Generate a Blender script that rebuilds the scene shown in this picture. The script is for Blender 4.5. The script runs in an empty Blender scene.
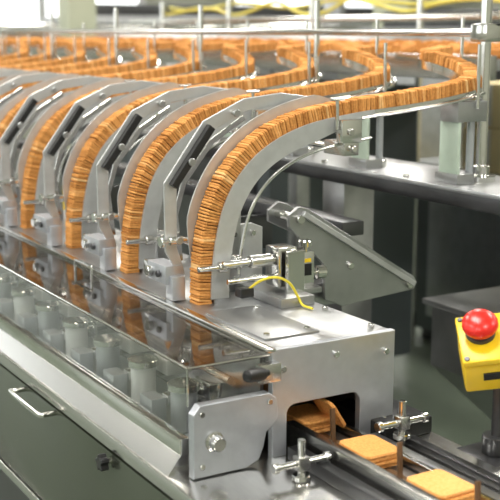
import bpy, bmesh, math, random
from mathutils import Vector, Matrix
random.seed(4)
V = Vector
SC = bpy.context.scene

# ---------------------------------------------------------------- materials
def new_mat(name):
    m = bpy.data.materials.new(name); m.use_nodes = True
    return m, m.node_tree, m.node_tree.nodes['Principled BSDF']

def mat_basic(name, col, metal=0.0, rough=0.5, noise=0.0, nscale=20, bump=0.0, stretch=(1,1,1), spec=0.5):
    m, nt, p = new_mat(name)
    p.inputs['Base Color'].default_value = (*col, 1)
    p.inputs['Metallic'].default_value = metal
    p.inputs['Roughness'].default_value = rough
    p.inputs['Specular IOR Level'].default_value = spec
    tc = nt.nodes.new('ShaderNodeTexCoord'); mp = nt.nodes.new('ShaderNodeMapping')
    mp.inputs['Scale'].default_value = stretch
    nt.links.new(tc.outputs['Object'], mp.inputs['Vector'])
    nz = nt.nodes.new('ShaderNodeTexNoise'); nz.inputs['Scale'].default_value = nscale
    nz.inputs['Detail'].default_value = 4
    nt.links.new(mp.outputs['Vector'], nz.inputs['Vector'])
    if noise > 0:
        cr = nt.nodes.new('ShaderNodeValToRGB')
        cr.color_ramp.elements[0].position = .3; cr.color_ramp.elements[1].position = .7
        cr.color_ramp.elements[0].color = (*[c*(1-noise) for c in col], 1)
        cr.color_ramp.elements[1].color = (*[min(1, c*(1+noise)) for c in col], 1)
        nt.links.new(nz.outputs['Fac'], cr.inputs['Fac'])
        nt.links.new(cr.outputs['Color'], p.inputs['Base Color'])
        mr = nt.nodes.new('ShaderNodeMapRange')
        mr.inputs['To Min'].default_value = max(.04, rough*.8); mr.inputs['To Max'].default_value = min(1, rough*1.2)
        nt.links.new(nz.outputs['Fac'], mr.inputs['Value'])
        nt.links.new(mr.outputs['Result'], p.inputs['Roughness'])
    if bump > 0:
        b = nt.nodes.new('ShaderNodeBump'); b.inputs['Strength'].default_value = bump
        b.inputs['Distance'].default_value = .001
        nt.links.new(nz.outputs['Fac'], b.inputs['Height']); nt.links.new(b.outputs['Normal'], p.inputs['Normal'])
    return m

STEEL = mat_basic('brushed_steel', (.60,.595,.575), 1, .22, .06, 60, .02, (14,.6,14))
STEELP = mat_basic('polished_steel', (.72,.715,.69), 1, .13, .04, 20)
STEELM = mat_basic('matte_steel', (.42,.425,.43), .9, .32, .10, 18, .02)
SATIN = mat_basic('satin_steel', (.56,.57,.575), .65, .42, .06, 40, .02)
STEELD = mat_basic('dark_steel', (.12,.12,.125), .9, .30, .12, 14)
ALU = mat_basic('bead_blasted_aluminium', (.52,.54,.58), .75, .38, .04, 60)
PANEL = mat_basic('green_grey_panel', (.14,.155,.12), .8, .24, .10, 4)
BLACK = mat_basic('black_plastic', (.012,.012,.013), 0, .35, .1, 30)
RUBBER = mat_basic('grey_rubber', (.05,.05,.055), 0, .6, .1, 30)
WHITE = mat_basic('white_plastic', (.68,.69,.69), 0, .35, .04, 30)
GREENP = mat_basic('pale_green_plastic', (.50,.60,.50), 0, .3, .05, 30)
YELLOW = mat_basic('yellow_enclosure', (.88,.60,.015), 0, .35, .05, 30)
RED = mat_basic('red_button', (.72,.02,.012), 0, .28, .04, 30)
CABLE = mat_basic('yellow_cable', (.75,.62,.04), 0, .4, .05, 30)
HOSE = mat_basic('pale_yellow_hose', (.66,.58,.10), 0, .4, .05, 30)
BROWN = mat_basic('brown_chain', (.14,.075,.035), 0, .5, .2, 60)
CARTON = mat_basic('beige_carton', (.74,.62,.34), 0, .7, .12, 6)
FLOOR = mat_basic('epoxy_floor', (.115,.14,.105), 0, .3, .12, 2)
WALL = mat_basic('factory_wall', (.42,.43,.36), 0, .7, .05, 1)
CEIL = mat_basic('ceiling_paint', (.6,.6,.57), 0, .8, .04, 1)
COLM = mat_basic('cream_column', (.46,.48,.36), 0, .5, .05, 3)
BLUEG = mat_basic('blue_grey_enclosure', (.09,.105,.11), .2, .4, .08, 4)

def cracker_mat():
    m, nt, p = new_mat('baked_cracker')
    at = nt.nodes.new('ShaderNodeAttribute'); at.attribute_name = 'tone'
    tc = nt.nodes.new('ShaderNodeTexCoord')
    nz = nt.nodes.new('ShaderNodeTexNoise'); nz.inputs['Scale'].default_value = 240; nz.inputs['Detail'].default_value = 5
    nt.links.new(tc.outputs['Object'], nz.inputs['Vector'])
    ad = nt.nodes.new('ShaderNodeMath'); ad.operation = 'MULTIPLY_ADD'
    ad.inputs[1].default_value = .6
    nt.links.new(nz.outputs['Fac'], ad.inputs[0]); 
    ml = nt.nodes.new('ShaderNodeMath'); ml.operation='MULTIPLY_ADD'; ml.inputs[1].default_value=.75; ml.inputs[2].default_value = -.08
    nt.links.new(at.outputs['Fac'], ml.inputs[0]); nt.links.new(ml.outputs[0], ad.inputs[2])
    cr = nt.nodes.new('ShaderNodeValToRGB')
    e = cr.color_ramp.elements
    e[0].position = .1; e[0].color = (.30,.10,.02,1)
    e[1].position = 1; e[1].color = (.90,.59,.27,1)
    x = e.new(.55); x.color = (.77,.365,.11,1)
    nt.links.new(ad.outputs[0], cr.inputs['Fac']); nt.links.new(cr.outputs['Color'], p.inputs['Base Color'])
    p.inputs['Roughness'].default_value = .85
    p.inputs['Specular IOR Level'].default_value = .15
    b = nt.nodes.new('ShaderNodeBump'); b.inputs['Strength'].default_value = .5; b.inputs['Distance'].default_value = .0012
    nt.links.new(nz.outputs['Fac'], b.inputs['Height']); nt.links.new(b.outputs['Normal'], p.inputs['Normal'])
    return m
CRK = cracker_mat()

def glass_mat(name, tint, base, gain):
    m = bpy.data.materials.new(name); m.use_nodes = True
    nt = m.node_tree; nt.nodes.clear()
    o = nt.nodes.new('ShaderNodeOutputMaterial'); mx = nt.nodes.new('ShaderNodeMixShader')
    tr = nt.nodes.new('ShaderNodeBsdfTransparent'); tr.inputs['Color'].default_value = (*tint,1)
    gl = nt.nodes.new('ShaderNodeBsdfGlossy'); gl.inputs['Roughness'].default_value = .035
    lw = nt.nodes.new('ShaderNodeLayerWeight'); lw.inputs['Blend'].default_value = .5
    pw = nt.nodes.new('ShaderNodeMath'); pw.operation = 'POWER'; pw.inputs[1].default_value = 3.5
    ma = nt.nodes.new('ShaderNodeMath'); ma.operation = 'MULTIPLY_ADD'; ma.inputs[1].default_value = gain; ma.inputs[2].default_value = base
    nt.links.new(lw.outputs['Facing'], pw.inputs[0]); nt.links.new(pw.outputs[0], ma.inputs[0])
    nt.links.new(ma.outputs[0], mx.inputs[0]); nt.links.new(tr.outputs[0], mx.inputs[1]); nt.links.new(gl.outputs[0], mx.inputs[2])
    nt.links.new(mx.outputs[0], o.inputs['Surface'])
    return m
GLASS = glass_mat('clear_polycarbonate', (.95,.96,.95), .05, .6)
GLASST = glass_mat('smoked_polycarbonate', (.62,.59,.56), .06, .75)

# ---------------------------------------------------------------- helpers
def root(name, loc=(0,0,0)):
    e = bpy.data.objects.new(name, None); e.location = loc; e.empty_display_size = .05
    SC.collection.objects.link(e); return e

def finish(name, bm, mat, parent, smooth=False):
    me = bpy.data.meshes.new(name); bmesh.ops.recalc_face_normals(bm, faces=bm.faces)
    bm.to_mesh(me); bm.free(); me.materials.append(mat)
    if smooth:
        for p in me.polygons: p.use_smooth = True
        try: me.set_sharp_from_angle(angle=math.radians(38))
        except Exception: pass
    ob = bpy.data.objects.new(name, me); SC.collection.objects.link(ob)
    if parent: ob.parent = parent
    return ob

def box(name, lo, hi, mat, parent=None, bev=.002, rot=None):
    bm = bmesh.new(); bmesh.ops.create_cube(bm, size=1)
    lo, hi = V(lo), V(hi); d = hi-lo; c = (lo+hi)/2
    for v in bm.verts: v.co = V((v.co.x*d.x, v.co.y*d.y, v.co.z*d.z))
    b = min(bev, min(abs(d.x),abs(d.y),abs(d.z))*.45)
    if b > 0: bmesh.ops.bevel(bm, geom=bm.edges[:], offset=b, segments=2, affect='EDGES', profile=.6)
    M = Matrix.Translation(c)
    if rot: M = M @ rot
    bmesh.ops.transform(bm, matrix=M, verts=bm.verts)
    return finish(name, bm, mat, parent, True)

def axisM(p0, d):
    q = V(d).normalized().to_track_quat('Z', 'Y')
    return Matrix.Translation(V(p0)) @ q.to_matrix().to_4x4()

def lathe(name, p0, d, prof, mat, parent=None, seg=24):
    bm = bmesh.new(); rings = []
    for r, h in prof:
        if r <= 1e-6: rings.append([bm.verts.new((0,0,h))])
        else: rings.append([bm.verts.new((r*math.cos(2*math.pi*i/seg), r*math.sin(2*math.pi*i/seg), h)) for i in range(seg)])
    for a, b in zip(rings, rings[1:]):
        for i in range(seg):
            j = (i+1) % seg
            if len(a) == 1 and len(b) == 1: continue
            if len(a) == 1: bm.faces.new((a[0], b[i], b[j]))
            elif len(b) == 1: bm.faces.new((a[i], a[j], b[0]))
            else: bm.faces.new((a[i], a[j], b[j], b[i]))
    if len(rings[0]) > 1: bm.faces.new(rings[0])
    if len(rings[-1]) > 1: bm.faces.new(rings[-1])
    bmesh.ops.transform(bm, matrix=axisM(p0, d), verts=bm.verts)
    return finish(name, bm, mat, parent, True)

def cyl(name, p0, p1, r, mat, parent=None, seg=20):
    d = V(p1)-V(p0); L = d.length; c = min(r*.15, .0015, L*.3)
    return lathe(name, p0, d, [(r-c,0),(r,c),(r,L-c),(r-c,L)], mat, parent, seg)

def prism(name, pts, lo, hi, mat, parent=None, plane='XZ', bev=.001):
    bm = bmesh.new()
    def P(a, b, c):
        return {'XZ': (a, c, b), 'YZ': (c, a, b), 'XY': (a, b, c)}[plane]
    f = bm.faces.new([bm.verts.new(P(a, b, lo)) for a, b in pts])
    r = bmesh.ops.extrude_face_region(bm, geom=[f])
    vs = [g for g in r['geom'] if isinstance(g, bmesh.types.BMVert)]
    ax = {'XZ': 1, 'YZ': 0, 'XY': 2}[plane]
    for v in vs: v.co[ax] = hi
    if bev > 0:
        ed = [e for e in bm.edges if abs(e.verts[0].co[ax]-e.verts[1].co[ax]) < 1e-7]
        bmesh.ops.bevel(bm, geom=ed, offset=bev, segments=1, affect='EDGES')
    bmesh.ops.triangulate(bm, faces=[f for f in bm.faces if len(f.verts) > 4])
    return finish(name, bm, mat, parent)

def strip_pts(c, w):
    n = len(c); L = []; R = []
    for i in range(n):
        p = V(c[i]); a = V(c[max(0,i-1)]); b = V(c[min(n-1,i+1)])
        d1 = (p-a).normalized() if i > 0 else (b-p).normalized()
        d2 = (b-p).normalized() if i < n-1 else d1
        nn = V((-(d1+d2).y, (d1+d2).x)).normalized()
        k = 1/max(.5, nn.dot(V((-d1.y, d1.x))))
        ww = w[i] if isinstance(w, (list, tuple)) else w
        L.append(tuple(p+nn*k*ww/2)); R.append(tuple(p-nn*k*ww/2))
    return L+R[::-1]

def catmull(pts, n=12):
    P = [V(p) for p in pts]; P = [P[0]*2-P[1]]+P+[P[-1]*2-P[-2]]; out = []
    for i in range(1, len(P)-2):
        for k in range(n):
            t = k/n; a, b, c, d = P[i-1:i+3]
            out.append(.5*((2*b)+(c-a)*t+(2*a-5*b+4*c-d)*t*t+(3*b-a-3*c+d)*t**3))
    out.append(P[-2]); return out

def tube(name, pts, r, mat, parent=None, seg=10, smooth_n=8):
    if smooth_n: pts = catmull(pts, smooth_n)
    pts = [V(p) for p in pts]; bm = bmesh.new(); rings = []
    t0 = (pts[1]-pts[0]).normalized()
    n = t0.orthogonal().normalized()
    for i, p in enumerate(pts):
        t = (pts[min(i+1,len(pts)-1)]-pts[max(i-1,0)]).normalized()
        n = (n-t*n.dot(t)).normalized(); b = t.cross(n)
        rings.append([bm.verts.new(p+(n*math.cos(2*math.pi*k/seg)+b*math.sin(2*math.pi*k/seg))*r) for k in range(seg)])
    for a, b in zip(rings, rings[1:]):
        for i in range(seg):
            j = (i+1) % seg; bm.faces.new((a[i], a[j], b[j], b[i]))
    bm.faces.new(rings[0]); bm.faces.new(rings[-1])
    return finish(name, bm, mat, parent, True)

# ---------------------------------------------------------------- lane path
LANE = [(1.022,0,1.045),(1.024,0,1.12),(1.033,0,1.191),(1.056,0,1.270),(1.100,0,1.337),(1.165,0,1.387),
        (1.255,0,1.422),(1.38,0,1.442),(1.512,0,1.454),(1.63,0,1.468),(1.722,.015,1.484),(1.768,.075,1.504),
        (1.775,.15,1.522),(1.79,.23,1.532),(1.84,.31,1.536),(1.94,.42,1.536),(2.28,.76,1.537)]
raw = catmull(LANE, 14)
cum = [0]
for a, b in zip(raw, raw[1:]): cum.append(cum[-1]+(b-a).length)
TOT = cum[-1]
def at(s):
    s = max(0, min(TOT-1e-6, s))
    lo, hi = 0, len(cum)-1
    while hi-lo > 1:
        m = (lo+hi)//2
        if cum[m] <= s: lo = m
        else: hi = m
    f = (s-cum[lo])/(cum[lo+1]-cum[lo]); return raw[lo].lerp(raw[lo+1], f)
def frame(s):
    p = at(s); t = (at(s+.012)-at(s-.012)).normalized()
    h = V((max(t.x, 0)+.004, t.y if abs(t.y) > .02 else 0, 0)).normalized()
    L = V((-h.y, h.x, 0)); N = t.cross(L).normalized()
    return p, t, L, N

def sweep(name, prof, s0, s1, mat, parent, step=.012, wf=None):
    bm = bmesh.new(); n = max(2, int((s1-s0)/step)); rings = []
    for i in range(n+1):
        u = i/n; p, t, L, N = frame(s0+(s1-s0)*u)
        l0, l1, n0, n1 = prof if not wf else wf(u)
        rings.append([bm.verts.new(p+L*a+N*b) for a, b in ((l0,n0),(l1,n0),(l1,n1),(l0,n1))])
    for a, b in zip(rings, rings[1:]):
        for i in range(4):
            j = (i+1) % 4; bm.faces.new((a[i], a[j], b[j], b[i]))
    bm.faces.new(rings[0]); bm.faces.new(rings[-1])
    return finish(name, bm, mat, parent, True)

def cracker_verts(bm, M, w, h, th, tone, lay, rnd=.25, taper=.97):
    c = rnd*min(w, h)
    a, b = w/2, h/2
    o = [(a-c,-b),(a,-b+c),(a,b-c),(a-c,b),(-a+c,b),(-a,b-c),(-a,-b+c),(-a+c,-b)]
    f0 = [bm.verts.new(M @ V((x*taper,y*taper,-th/2))) for x, y in o]
    fm = [bm.verts.new(M @ V((x,y,0))) for x, y in o]
    f1 = [bm.verts.new(M @ V((x*taper,y*taper,th/2))) for x, y in o]
    fs = [bm.faces.new(f0[::-1]), bm.faces.new(f1)]
    for A, B in ((f0, fm), (fm, f1)):
        for i in range(8):
            j = (i+1) % 8; fs.append(bm.faces.new((A[i], A[j], B[j], B[i])))
    for f in fs:
        for l in f.loops: l[lay] = (tone, tone, tone, 1)

def cracker_stack_mesh(name, seed):
    rd = random.Random(seed); bm = bmesh.new(); lay = bm.loops.layers.color.new('tone')
    s = .0; ph = rd.random()*6
    while s < TOT-.004:
        p, t, L, N = frame(s)
        drift = .0010*math.sin(s*23+ph)+rd.uniform(-.0012,.0012)
        lift = rd.uniform(-.0006,.0014)
        ang = rd.uniform(-.06,.06)+.09*math.sin(s*31+ph); tw = rd.uniform(-.03,.03)
        t2 = (t+N*ang+L*tw).normalized(); L2 = (L-t2*L.dot(t2)).normalized(); N2 = t2.cross(L2)
        M = Matrix((( L2.x,N2.x,t2.x,0),(L2.y,N2.y,t2.y,0),(L2.z,N2.z,t2.z,0),(0,0,0,1)))
        M = Matrix.Translation(p+L*drift+N*lift) @ M
        tone = min(1, max(0, .58+rd.gauss(0,.15)))
        cracker_verts(bm, M, .040+rd.uniform(-.0008,.0008), .034+rd.uniform(-.001,.001), .0047+rd.uniform(-.0004,.0003), tone, lay, .09)
        s += .0056+rd.uniform(-.0005,.0006)
    me = bpy.data.meshes.new(name); bm.to_mesh(me); bm.free(); me.materials.append(CRK); return me

NL = 11; PITCH = .338; Y1 = 1.93
stacks = [cracker_stack_mesh('cracker_stack_mesh', 10+i) for i in range(4)]

# ---------------------------------------------------------------- feed chute (one master, linked copies)
def build_chute(R):
    P = []
    P.append(sweep('chute_floor', (-.024,.024,-.021,-.018), .02, TOT, STEELM, R))
    P.append(sweep('inner_guide_plate', None, .03, .66, SATIN, R,
            wf=lambda u: (-.0265,-.0225, -.050+.028*max(0,(u-.75)/.25), -.010)))
    P.append(sweep('near_lip', (-.026,-.0225,-.024,-.010), .66, TOT, STEELP, R))
    P.append(sweep('outer_guide_plate', None, .10, .63, SATIN, R,
            wf=lambda u: (.0225,.0265, -.024+.020*max(0,(u-.8)/.2), (.036 if u > .15 else .012+.16*u) - (.036*max(0,(u-.85)/.15)))))
    P.append(sweep('far_lip', (.0225,.026,-.024,-.004), .62, TOT, STEELP, R))
    pts = []
    for i in range(17):
        p, t, L, N = frame(.08+.56*i/16); pts.append(p+L*-.034+N*-.066)
    P.append(tube('guide_rod', pts, .0035, STEELP, R, 8, 3))
    pts = []
    for i in range(24):
        p, t, L, N = frame(.62+.70*i/23); pts.append(p+L*-.034+N*-.022)
    P.append(tube('run_rail', pts, .003, STEELP, R, 8, 3))
    # bent polygonal frame with grip
    C = [(1.003,1.115),(.978,1.170),(.978,1.300),(1.062,1.412),(1.150,1.452),(1.235,1.462),(1.310,1.462)]
    P.append(prism('bent_frame_plate', strip_pts(C, [.014,.026,.028,.028,.026,.024,.004]), .040, .045, SATIN, R))
    C2 = [(.980,1.298),(1.066,1.412)]
    P.append(prism('grip_bar', strip_pts(C2, .015), .024, .040, BLACK, R))
    C3 = [(1.010,1.14),(1.000,1.235),(1.020,1.300),(1.085,1.380),(1.16,1.425)]
    P.append(prism('backing_strap', strip_pts(C3, .012), .062, .066, STEEL, R))
    for x, z in ((.988,1.19),(1.018,1.345),(1.12,1.437)):
        P.append(cyl('standoff', (x,.026,z), (x,.068,z), .005, STEELP, R, 12))
        P.append(cyl('standoff_cap', (x,.020,z), (x,.026,z), .008, STEELM, R, 12))
    # clamp blocks
    P.append(box('clamp_block', (.962,.035,1.100), (1.000,.120,1.138), ALU, R, .003))
    P.append(box('clamp_foot', (.970,.022,1.068), (1.000,.052,1.118), ALU, R, .003))
    P.append(box('clamp_slide', (.975,.12,1.108), (1.000,.165,1.130), STEELP, R, .002))
    P.append(cyl('clamp_pin', (.950,.10,1.119), (.962,.10,1.119), .011, STEELP, R))
    P.append(cyl('clamp_pin', (.955,.062,1.119), (.962,.062,1.119), .007, STEELD, R))
    P.append(cyl('spacer_rod', (.955,.03,1.190), (1.10,.03,1.190), .005, STEELP, R, 12))
    P.append(cyl('spacer_washer', (.948,.03,1.190), (.955,.03,1.190), .012, STEELP, R, 16))
    P.append(cyl('spacer_knurl', (.968,.03,1.190), (.985,.03,1.190), .009, STEELP, R, 16))
    P.append(cyl('side_rod', (1.000,-.033,1.14), (1.12,-.033,1.14), .006, STEELP, R, 14))
    P.append(cyl('side_collar', (1.045,-.033,1.14), (1.063,-.033,1.14), .011, STEEL, R, 18))
    P.append(cyl('side_collar', (1.085,-.033,1.14), (1.095,-.033,1.14), .0095, STEEL, R, 18))
    # mount under the run
    P.append(box('hanger_block', (1.325,-.052,1.372), (1.375,-.030,1.420), STEELP, R, .002))
    P.append(cyl('hanger_screw', (1.345,-.058,1.395), (1.345,-.052,1.395), .007, STEEL, R, 14))
    P.append(box('hanger_plate', (1.335,-.046,1.345), (1.372,.03,1.374), STEEL, R, .002))
    P.append(cyl('hanger_tee', (1.32,-.04,1.40), (1.32,-.04,1.462), .004, STEELP, R, 10))
    P.append(cyl('hanger_tee_bar', (1.303,-.04,1.462), (1.337,-.04,1.462), .0035, STEELP, R, 10))
    # standoff mount on cross beam
    P.append(box('mount_plate', (1.655,-.028,1.285), (1.663,.035,1.40), GREENP, R, .001))
    P.append(box('mount_plate_base', (1.650,-.035,1.262), (1.70,.042,1.285), STEELM, R, .002))
    P.append(box('mount_cap', (1.650,-.030,1.40), (1.735,.03,1.445), STEELM, R, .002))
    P.append(cyl('mount_post', (1.715,.0,1.262), (1.715,.0,1.42), .009, ALU, R, 16))
    P.append(cyl('mount_foot', (1.715,.0,1.262), (1.715,.0,1.28), .018, STEELP, R, 18))
    P.append(cyl('upright', (1.70,-.036,1.43), (1.70,-.036,1.57), .0045, STEELP, R, 12))
    P.append(cyl('upright_far', (1.82,.16,1.48), (1.82,.16,1.63), .0045, STEELP, R, 12))
    return P

first = None
for i in range(NL):
    y = Y1+i*PITCH
    R = root('biscuit_feed_chute', (0, y, 0))
    if first is None: first = build_chute(R)
    else:
        for p in first:
            o = bpy.data.objects.new(p.name.split('.')[0], p.data); SC.collection.objects.link(o); o.parent = R
    c = bpy.data.objects.new('cracker_stack', stacks[i % 4]); c.location = (0, y, 0); SC.collection.objects.link(c)

YE = Y1+NL*PITCH+.2
# ---------------------------------------------------------------- main machine body
M = root('packing_machine_body')
box('cabinet_core', (.78,.9,.12), (1.28,YE,.845), STEELD, M, .004)
box('plinth', (.84,.95,.0), (1.22,YE-.05,.12), BLACK, M, .004)
for a, b in ((.92,1.50),(1.515,2.55),(2.565,3.6),(3.615,4.65),(4.665,YE-.02)):
    box('side_panel', (.768,a,.60), (.782,b,.838), PANEL, M, .004)
box('lower_sill', (.765,.9,.575), (.785,YE,.596), STEEL, M, .002)
box('table_top', (.765,.9,.845), (1.29,YE,.872), STEEL, M, .004)
prism('sloped_ledge', [(.772,.872),(.81,.872),(.81,.905),(.797,.905)], 1.58, YE, STEEL, M, 'XZ', 0)
box('cover_rail', (.793,1.575,.905), (.812,YE,.935), STEELP, M, .003)
box('inner_deck', (.812,1.60,.872), (.96,YE,.90), STEELM, M, .001)
box('housing_top', (.966,1.575,1.045), (1.225,YE,1.065), STEELM, M, .004)
box('housing_right_wall', (1.213,1.575,.872), (1.225,YE,1.045), STEELM, M, .002)
box('housing_left_wall', (.962,1.60,.90), (.970,YE,1.045), STEELM, M, .001)
ar = [(.9645,.872),(.9645,1.066),(1.226,1.066),(1.226,.872),(1.150,.872),(1.150,.945)]
for i in range(0, 7):
    t = math.pi/2*i/6; ar.append((1.132+.018*math.cos(t), .945+.018*math.sin(t)))
for i in range(0, 7):
    t = math.pi/2+math.pi/2*i/6; ar.append((1.012+.018*math.cos(t), .945+.018*math.sin(t)))
ar.append((.994,.872))
prism('housing_end_plate', ar, 1.562, 1.576, ALU, M, 'XZ', .001)
for x, z in ((.985,1.03),(1.205,1.03),(1.205,.90),(1.095,1.04)):
    cyl('cap_screw', (x,1.556,z), (x,1.563,z), .006, STEELP, M, 14)
box('housing_top_plate', (.985,1.62,1.065), (1.10,1.84,1.069), STEELM, M, .001)
for x, y in ((1.0,1.64),(1.085,1.64),(1.2,1.60),(1.2,1.75),(1.085,1.82)):
    cyl('top_screw', (x,y,1.065), (x,y,1.073), .006, STEELP, M, 12)
bp = [(.800,.875),(.800,.985)]
bp += [(.812,1.000),(.945,1.000),(.958,.990),(.962,.978),(.962,.955)]
bp += [(.955,.942),(.940,.932),(.934,.905),(.925,.885),(.90,.875)]
prism('bearing_plate', bp, 1.540, 1.558, ALU, M, 'XZ', .0015)
lathe('bearing_knob', (.838,1.541,.935), (0,-1,0), [(.017,0),(.017,.004),(.013,.006),(.013,.020),(.011,.023),(0,.023)], STEEL, M)
for x, z in ((.815,.985),(.945,.985),(.815,.895)):
    cyl('plate_screw', (x,1.535,z), (x,1.541,z), .005, STEELP, M, 12)
# cover
K = root('transparent_cover')
def pane(name, lo, hi, m=GLASS): return box(name, lo, hi, m, K, 0)
pane('cover_top_pane', (.800,1.562,1.056), (.962,YE,1.061), GLASST)
pane('cover_front_pane', (.800,1.568,.936), (.804,YE,1.0555))
pane('cover_end_pane', (.805,1.562,.936), (.955,1.566,1.0555))
box('cover_back_strip', (.955,1.562,1.0615), (.972,YE,1.068), STEELP, K, .001)
tube('cover_edge_trim', [(.8005,1.560,1.0600),(.8005,YE,1.0600)], .0022, STEELP, K, 8, 0)
tube('cover_edge_trim_end', [(.8,1.559,1.0600),(.957,1.559,1.0600)], .0018, STEELP, K, 8, 0)
tube('cover_edge_post', [(.8005,1.560,.995),(.8005,1.560,1.0600)], .0018, STEELP, K, 8, 0)
for i in range(0, 4):
    y = 2.26+i*1.35
    tube('cover_pull', [(.925,y,1.061),(.925,y,1.082),(.925,y+.01,1.088),(.925,y+.085,1.088),(.925,y+.095,1.082),(.925,y+.095,1.061)], .003, STEELP, K, 8, 3)
box('handle_bracket', (.930,1.545,1.015), (.972,1.562,1.048), STEEL, K, .002)
lathe('cover_knob_handle', (.945,1.546,1.034), (-.9,-.35,.12), [(.006,0),(.006,.01),(.010,.012),(.0115,.02),(.012,.045),(.010,.056),(.005,.060),(0,.060)], BLACK, K)
# inner mechanism seen through cover
I = root('pusher_mechanism')
for i in range(NL*2):
    y = 1.70+i*PITCH/2
    cyl('drive_hub', (.865,y,.901), (.865,y,.975), .024, WHITE if i % 2 else ALU, I, 24)
    cyl('hub_cap', (.865,y,.975), (.865,y,.988), .030, STEELP, I, 24)
    box('pusher_arm', (.85,y+.035,.935), (.955,y+.06,.955), STEELP, I, .002)
    box('pusher_foot', (.820,y+.04,.901), (.850,y+.09,.95), ALU, I, .002)
    box('pusher_bracket', (.90,y-.03,.955), (.955,y+.03,.985), WHITE if i % 3 else STEELP, I, .003)
cyl('drive_shaft', (.915,1.62,1.005), (.915,YE,1.005), .008, STEELP, I, 14)
for i in range(10):
    cyl('shaft_collar', (.915,1.78+i*PITCH,1.005), (.915,1.81+i*PITCH,1.005), .017, STEELP, I, 18)

H = root('cabinet_door_handle')
tube('bar', [(.782,2.27,.83),(.745,2.27,.83),(.734,2.262,.83),(.734,2.10,.83),(.745,2.09,.83),(.782,2.09,.83)], .0055, STEELP, H, 10, 4)
S = root('star_knob')
st = []
for i in range(20):
    a = 2*math.pi*i/20; r = .016 if (i % 4) in (0,1) else .0105
    st.append((1.81+r*math.cos(a), .822+r*math.sin(a)))
prism('knob_lobes', st, .744, .760, BLACK, S, 'YZ', .001)
cyl('knob_stem', (.758,1.81,.822), (.77,1.81,.822), .006, STEELP, S)

# ---------------------------------------------------------------- long cross rods and dark beams
B = root('support_rod_assembly')
cyl('long_rod', (1.085,Y1-.04,1.155), (1.085,YE,1.155), .007, STEELP, B, 14)
cyl('upper_rod', (1.352,Y1-.06,1.36), (1.352,YE,1.36), .007, STEELP, B, 14)
for i in range(NL):
    y = Y1+i*PITCH
    box('rod_pillar', (1.115,y+.05,1.065), (1.145,y+.09,1.24), STEELM, B, .002)
    box('pillar_head', (1.075,y+.052,1.135), (1.115,y+.088,1.175), ALU, B, .003)
box('dark_beam', (1.43,2.02,1.145), (1.49,YE,1.178), STEELD, B, .004)
for i in range(6):
    box('beam_bracket', (1.225,2.35+i*.68,1.065), (1.45,2.37+i*.68,1.15), STEELD, B, .002)

# ---------------------------------------------------------------- adjusting bracket + swing arm
A = root('lane_adjuster')
box('adjuster_base', (1.13,1.80,1.065), (1.21,2.02,1.085), STEELM, A, .003)
prism('adjuster_side', [(1.085,1.066),(1.20,1.066),(1.20,1.195),(1.175,1.205),(1.085,1.205)], 1.985, 1.995, SATIN, A)
prism('adjuster_side_front', [(1.165,1.066),(1.205,1.066),(1.205,1.17),(1.165,1.17)], 1.83, 1.84, STEELP, A)
cyl('adjuster_rod', (1.04,1.87,1.15), (1.20,1.87,1.15), .0075, STEELP, A)
cyl('adjuster_rod_low', (1.05,1.87,1.115), (1.20,1.87,1.115), .006, STEELP, A)
cyl('adjuster_sleeve', (1.10,1.87,1.15), (1.15,1.87,1.15), .013, STEEL, A)
box('adjuster_head', (1.155,1.85,1.095), (1.20,1.90,1.175), STEELP, A, .003)
box('indicator_block', (1.235,1.90,1.075), (1.275,1.945,1.15), STEELP, A, .002)
box('indicator_window', (1.243,1.898,1.10), (1.267,1.901,1.125), BLACK, A, .0005)
box('indicator_label', (1.245,1.8972,1.128), (1.265,1.8985,1.136), YELLOW, A, .0003)
lathe('indicator_knob', (1.255,1.905,1.15), (0,0,1), [(.006,0),(.006,.01),(.015,.012),(.015,.022),(.012,.025),(0,.025)], STEELP, A)
lathe('fine_knob', (1.275,1.92,1.10), (1,-.2,0), [(.006,0),(.006,.015),(.014,.017),(.014,.035),(.011,.038),(0,.038)], STEELP, A)
box('indicator_foot', (1.20,1.885,1.064), (1.285,1.96,1.076), STEELM, A, .002)
for x in (1.13,1.175):
    for z in (1.09,1.185): cyl('screw', (x,1.978,z), (x,1.986,z), .006, STEELP, A, 12)
tube('sensor_cable', [(1.075,1.84,1.10),(1.09,1.81,1.125),(1.12,1.80,1.13),(1.15,1.80,1.115),(1.17,1.80,1.085),(1.175,1.79,1.070),(1.178,1.76,1.069)], .0026, CABLE, A, 8, 6)
box('sensor_body', (1.055,1.825,1.09), (1.085,1.85,1.108), BLACK, A, .003)

W = root('swing_arm')
prism('arm_plate', [(1.26,1.215),(1.285,1.232),(1.31,1.225),(1.60,1.045),(1.61,1.030),(1.60,1.015),(1.40,1.000),(1.355,1.02),(1.35,1.10),(1.26,1.19)], 1.975, 1.985, STEELM, W)
prism('arm_plate_back', [(1.26,1.215),(1.285,1.232),(1.31,1.225),(1.60,1.045),(1.60,1.025),(1.26,1.19)], 2.06, 2.068, STEELM, W)
cyl('arm_pivot', (1.585,1.965,1.03), (1.585,2.08,1.03), .010, STEELP, W)
cyl('arm_pivot', (1.285,1.965,1.205), (1.285,2.08,1.205), .010, STEELP, W)
cyl('arm_pin', (1.42,1.968,1.09), (1.42,1.976,1.09), .008, STEELP, W)
prism('arm_edge_strip', strip_pts([(1.29,1.218),(1.595,1.030)], .012), 1.962, 1.975, SATIN, W)
box('arm_bracket', (1.225,2.0,1.0), (1.40,2.05,1.05), STEELM, W, .003)

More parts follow.
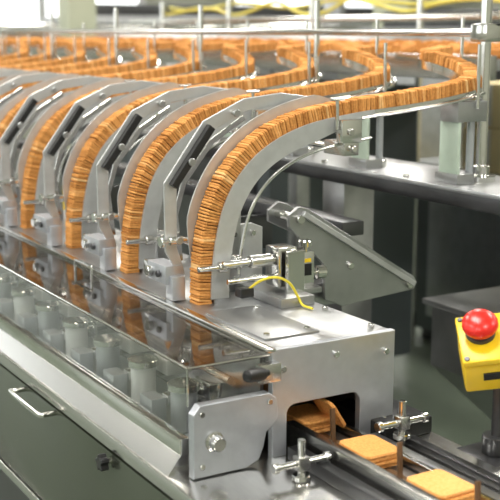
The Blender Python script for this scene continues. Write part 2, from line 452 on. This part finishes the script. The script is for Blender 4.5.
# ---------------------------------------------------------------- discharge conveyor
D = root('discharge_conveyor')
box('channel_bed', (1.035,.6,.872), (1.118,2.2,.884), STEELM, D, .001)
box('lug_chain', (1.062,.6,.884), (1.088,2.2,.889), BROWN, D, .0005)
box('left_guide', (1.016,.6,.872), (1.034,1.60,.918), STEEL, D, .002)
box('left_outer_bar', (.985,.6,.872), (1.008,1.545,.895), STEELD, D, .002)
box('right_guide', (1.122,.6,.872), (1.134,1.60,.900), STEEL, D, .002)
box('right_strip', (1.150,.6,.872), (1.172,1.54,.888), STEELM, D, .002)
box('edge_strip', (1.205,.6,.872), (1.225,1.50,.886), STEELD, D, .002)
box('support_beam', (1.0,.6,.78), (1.27,1.0,.871), STEELD, D, .003)
for y in (1.16,1.345,1.535):
    prism('pusher_lug', [(y,.889),(y+.006,.889),(y+.010,.948),(y+.004,.950)], 1.072, 1.080, BROWN, D, 'YZ', .0005)
bm = bmesh.new(); lay = bm.loops.layers.color.new('tone'); rd = random.Random(3)
for y in (1.07,1.255,1.44,1.630,1.81):
    for k in range(4):
        Mx = Matrix.Translation((1.078+rd.uniform(-.003,.003), y-.005+rd.uniform(-.003,.003), .8925+k*.0068)) @ Matrix.Rotation(rd.uniform(-.06,.06), 4, 'Z')
        cracker_verts(bm, Mx, .074, .090, .0060, .62+rd.uniform(-.12,.15), lay, .10)
Mx = Matrix.Translation((1.098,1.585,.928)) @ Matrix.Rotation(1.0, 4, 'Y')
cracker_verts(bm, Mx, .06, .07, .0062, .55, lay, .12)
finish('cracker_portion', bm, CRK, None)

def tee_clamp(x, y, z, name='tee_handle_clamp'):
    T = root(name)
    cyl('base', (x,y,z), (x,y,z+.010), .016, STEELP, T)
    cyl('stem', (x,y,z+.008), (x,y,z+.070), .0065, STEELP, T)
    box('cross_block', (x-.011,y-.011,z+.018), (x+.011,y+.011,z+.042), STEEL, T, .003)
    cyl('cross_bar', (x-.050,y-.0,z+.030), (x+.050,y+.0,z+.030), .0062, STEELP, T)
    cyl('bar_end', (x-.055,y,z+.030), (x-.045,y,z+.030), .0095, STEELP, T)
    cyl('bar_end', (x+.045,y,z+.030), (x+.055,y,z+.030), .0095, STEELP, T)
tee_clamp(.955,1.455,.873)
tee_clamp(1.190,1.49,.889)
box('deck_block', (1.175,1.52,.872), (1.285,1.68,.905), BLACK, D, .004)

# ---------------------------------------------------------------- emergency stop
E = root('emergency_stop_box')
n = V((-.42,-.38,.82)).normalized(); ctr = V((1.280,1.383,1.076))
xa = V((0.86,-.50,0)); xa = (xa-n*xa.dot(n)).normalized(); ya = n.cross(xa)
Rm = Matrix(((xa.x,ya.x,n.x),(xa.y,ya.y,n.y),(xa.z,ya.z,n.z)))
def orient(ob):
    ob.matrix_local = Matrix.Translation(ctr) @ Rm.to_4x4() @ Matrix.Scale(1.15,4); return ob
orient(box('enclosure', (-.037,-.045,-.055), (.057,.041,.004), YELLOW, E, .006))
orient(box('enclosure_lid', (-.039,-.047,.006), (.059,.043,.018), YELLOW, E, .004))
orient(lathe('button_collar', (-.006,0.006,.018), (0,0,1), [(.022,0),(.022,.006),(.014,.009),(.014,.016)], RUBBER, E))
orient(lathe('mushroom_button', (-.006,0.006,.030), (0,0,1), [(.012,0),(.024,.002),(.0265,.007),(.026,.013),(.021,.019),(.012,.022),(0,.0235)], RED, E, 32))
for a in (-.032,.052):
    for b in (-.040,.036):
        orient(cyl('lid_screw', (a,b,.017), (a,b,.020), .004, STEELD, E, 10))
orient(box('label_plate', (-.010,-.0465,-.028), (.030,-.045,-.012), BLACK, E, .0003))
cyl('pole', (1.318,1.385,.90), (1.318,1.385,1.03), .011, STEELD, E)
cyl('pole_foot', (1.318,1.385,.872), (1.318,1.385,.905), .026, STEELD, E)
box('pole_bracket', (1.27,1.33,.856), (1.36,1.44,.8725), STEELD, E, .003)

# ---------------------------------------------------------------- right frame (infeed frame)
F = root('infeed_support_frame')
box('cross_beam', (1.64,1.55,1.215), (1.83,YE,1.258), STEELD, F, .005)
box('cross_beam_flange', (1.62,1.5,1.252), (1.85,YE,1.262), STEELM, F, .002)
for i in range(10):
    cyl('flange_bolt', (1.635,1.72+i*.338,1.262), (1.635,1.72+i*.338,1.27), .009, STEELP, F, 6)
for y in (2.42,4.2,5.6):
    box('column', (1.68,y-.05,0), (1.78,y+.05,1.215), STEELM, F, .006)
    box('column_foot', (1.63,y-.1,0), (1.83,y+.1,.015), STEELM, F, .003)
box('low_rail', (1.69,2.47,.55), (1.77,5.6,.63), STEELM, F, .004)
cyl('tall_post', (1.745,1.925,1.262), (1.745,1.925,2.25), .0125, STEELP, F)
lathe('tall_post_foot', (1.745,1.925,1.262), (0,0,1), [(.034,0),(.034,.012),(.020,.016),(.020,.035),(.013,.038)], STEELP, F)
box('post_clamp', (1.72,1.895,1.575), (1.775,1.95,1.615), STEELP, F, .004)
cyl('overhead_rail', (1.745,1.95,1.595), (1.745,YE,1.595), .009, STEELP, F)
cyl('clamp_lever', (1.76,1.89,1.615), (1.80,1.87,1.66), .006, BLACK, F)
for i in range(1, 6):
    cyl('rail_post', (1.745,1.925+i*.676,1.262), (1.745,1.925+i*.676,1.68), .008, STEELP, F, 12)

# rear wide conveyor carrying crackers
C = root('rear_cooling_conveyor')
box('conveyor_side', (2.32,2.55,1.45), (2.36,7.8,1.526), STEEL, C, .004)
box('conveyor_bed', (2.36,2.55,1.48), (3.46,7.8,1.513), STEELM, C, .002)
box('conveyor_far_side', (3.46,2.55,1.44), (3.50,7.8,1.578), STEEL, C, .004)
for y in (3.6,5.6,7.6):
    for x in (2.34,3.47):
        box('conveyor_leg', (x-.03,y-.03,0), (x+.03,y+.03,1.45), STEELM, C, .004)
box('drive_housing', (2.42,3.95,.12), (3.2,6.2,1.36), BLUEG, C, .01)
box('drive_housing_panel', (2.405,4.05,.3), (2.42,5.0,1.2), STEELD, C, .003)
for y in (4.1,6.0):
    box('drive_housing_leg', (2.5,y-.04,0), (2.58,y+.04,.12), STEELM, C, .003)
bm = bmesh.new(); lay = bm.loops.layers.color.new('tone'); rd = random.Random(9)
for i in range(13):
    for j in range(38):
        y = 2.62+j*.135+rd.uniform(-.02,.02); x = 2.42+i*.08
        Mx = Matrix.Translation((x, y, 1.530)) @ Matrix.Rotation(math.pi/2+rd.uniform(-.3,.3), 4, 'X')
        cracker_verts(bm, Mx, .05, .034, .10, .35+rd.uniform(-.2,.2), lay)
finish('cracker_sheet', bm, CRK, C)

G = root('rear_guard_rail')
cyl('top_rail', (3.56,2.2,1.66), (3.56,7.8,1.66), .018, STEELP, G)
for i in range(6):
    cyl('rail_upright', (3.56,2.5+i*.95,0), (3.56,2.5+i*.95,1.80), .018, STEELP, G, 12)
Hs = root('yellow_air_hose')
pts = [(3.6,3.8+i*.25,1.725+.03*math.sin(i*1.7)+.015*math.sin(i*4.1)) for i in range(15)]
tube('hose_a', pts, .011, HOSE, Hs, 8, 5)
pts = [(3.64,3.8+i*.25,1.75+.02*math.sin(i*1.3+1)) for i in range(15)]
tube('hose_b', pts, .009, HOSE, Hs, 8, 5)

# hopper machine at right
Q = root('reject_hopper')
prism('hopper_body', [(1.93,.87),(2.75,.87),(2.75,.33),(2.35,.33),(1.93,.70)], 1.75, 2.30, STEELM, Q)
box('hopper_rim', (1.91,1.73,.87), (2.77,2.32,.885), STEELM, Q, .003)
for x in (2.38,2.70):
    for y in (1.80,2.25): box('hopper_leg', (x-.02,y-.02,0), (x+.02,y+.02,.34), STEELM, Q, .003)
U = root('packing_bench')
box('bench_body', (3.67,3.1,.06), (4.6,4.55,.90), BLUEG, U, .01)
box('bench_top', (3.63,3.06,.90), (4.64,4.59,.94), STEEL, U, .004)
box('bench_door', (3.65,3.2,.15), (3.67,3.75,.85), STEELM, U, .004)
box('bench_door', (3.65,3.85,.15), (3.67,4.4,.85), STEELM, U, .004)
box('bench_plinth', (3.71,3.15,0), (4.55,4.5,.06), BLACK, U, .003)
Z = root('carton_stack')
for k in range(2):
    for i in range(2):
        for j in range(3):
            box('carton', (3.67+i*.47,3.10+j*.37,.94+k*.21), (4.12+i*.47,3.455+j*.37,1.145+k*.21), CARTON, Z, .006)
            box('carton_tape', (3.666+i*.47,3.25+j*.37,.945+k*.21), (3.67+i*.47,3.30+j*.37,1.14+k*.21), WHITE, Z, .0005)

# ---------------------------------------------------------------- room
box('floor', (-7,-5,-.05), (13,15,0), FLOOR, None, 0)
box('ceiling', (-7,-5,5.0), (13,15,5.05), CEIL, None, 0)
box('wall_back', (-7,15,0), (13,15.1,5), WALL, None, 0)
box('wall_front', (-7,-5.1,0), (13,-5,5), WALL, None, 0)
box('wall_left', (-7.1,-5,0), (-7,15,5), WALL, None, 0)
box('wall_right', (13,-5,0), (13.1,15,5), WALL, None, 0)
GLOW, nt, p = new_mat('glow_pane'); p.inputs['Emission Color'].default_value = (.95,.98,1,1); p.inputs['Emission Strength'].default_value = 2.4  # emissive stand-in for daylight, used on the added windows
p.inputs['Roughness'].default_value = .2
def added_window(k, lo, hi, axis):  # window with a glowing pane, added as a light source
    Wn = root('added_window_%d' % k)
    box('pane', lo, hi, GLOW, Wn, 0)
    lo, hi = V(lo), V(hi); t = .06
    o = 1-axis
    for f in (0, .5, 1):
        a, b = lo.copy(), hi.copy(); c = lo[o]+(hi[o]-lo[o])*f
        a[o] = c-t; b[o] = c+t; a[axis] -= .03; b[axis] += .03; box('mullion', a, b, WHITE, Wn, .005)
    for z in (lo.z, hi.z):
        a, b = lo.copy(), hi.copy(); a.z = z-t; b.z = z+t; a[axis] -= .03; b[axis] += .03
        box('transom', a, b, WHITE, Wn, .005)
for k in range(4): added_window(k+1, (-6.99,-3.5+k*4.5,1.4), (-6.96,-.5+k*4.5,3.9), 0)  # unseen, added to put bright reflections on the ledge and front faces
for k in range(4): added_window(k+5, (-5+k*4.5,14.96,1.6), (-2+k*4.5,14.99,3.9), 1)  # added glowing panes, key light from the back
for i, (x, y) in enumerate(((3.5,8.7),(6.6,8.6),(8.5,12.6),(3.2,13))):
    Cc = root('structural_column')
    box('shaft', (x-.12,y-.12,0), (x+.12,y+.12,5), COLM, Cc, .01)
    box('base_guard', (x-.16,y-.16,0), (x+.16,y+.16,.5), YELLOW, Cc, .01)
Pp = root('overhead_pipe_rack')
cyl('pipe', (0,10,1.62), (12,10,1.62), .05, STEELP, Pp)
cyl('pipe', (0,10.2,2.0), (12,10.2,2.0), .05, WHITE, Pp)
for x in (1,4,7,10): box('rack_leg', (x-.04,9.96,0), (x+.04,10.24,2.2), STEELM, Pp, .004)
for nm, lo, hi, mt in (('background_oven', (4.5,10.8,0),(9.5,12.2,1.75), STEELM), ('background_wrapper', (5.2,5.0,0),(6.4,7.2,1.62), STEELM)):
    r_ = root(nm)
    box('body', lo, hi, mt, r_, .02)
    box('door', (lo[0]+.3,lo[1]-.03,.5), (lo[0]+1.0,lo[1],1.4), WHITE, r_, .005)
    box('hood', (lo[0]+.1,lo[1]+.2,hi[2]), (hi[0]-.1,hi[1]-.2,hi[2]+.12), STEELD, r_, .01)
    box('screen', (lo[0]-.02,lo[1]+.2,1.2), (lo[0],lo[1]+.7,1.5), BLACK, r_, .005)

EM, nt, p = new_mat('lamp_diffuser'); p.inputs['Emission Color'].default_value = (1,.97,.92,1); p.inputs['Emission Strength'].default_value = 8
for i, x in enumerate((-3.5,.5,4.5,8.5)):
    for j, y in enumerate((-2,2,6,10)):
        Lr = root('ceiling_lamp')
        box('lamp_housing', (x-.35,y-.9,4.9), (x+.35,y+.9,5.0), WHITE, Lr, .01)
        box('lamp_diffuser', (x-.32,y-.87,4.88), (x+.32,y+.87,4.9), EM, Lr, 0)
        ld = bpy.data.lights.new('lamp_light', 'AREA'); ld.shape = 'RECTANGLE'; ld.size = .64; ld.size_y = 1.74
        ld.energy = 98; ld.color = (1,.965,.90)
        lo = bpy.data.objects.new('lamp_light', ld); lo.location = (x,y,4.87); SC.collection.objects.link(lo); lo.parent = Lr

w = bpy.data.worlds.new('w'); SC.world = w; w.use_nodes = True
w.node_tree.nodes['Background'].inputs[0].default_value = (.8,.85,.9,1); w.node_tree.nodes['Background'].inputs[1].default_value = .5
SC.view_settings.view_transform = 'Standard'

# ---------------------------------------------------------------- camera
cd = bpy.data.cameras.new('camera'); cam = bpy.data.objects.new('camera', cd); SC.collection.objects.link(cam)
cam.location = (0,0,1.6)
fw = V((.5075*.9813, .8616*.9813, -.1925))
cam.rotation_euler = fw.to_track_quat('-Z', 'Y').to_euler()
cd.sensor_width = 36; cd.lens = 36*1120/500; cd.clip_start = .05
cd.dof.use_dof = True; cd.dof.focus_distance = 2.15; cd.dof.aperture_fstop = 5.2
SC.camera = cam
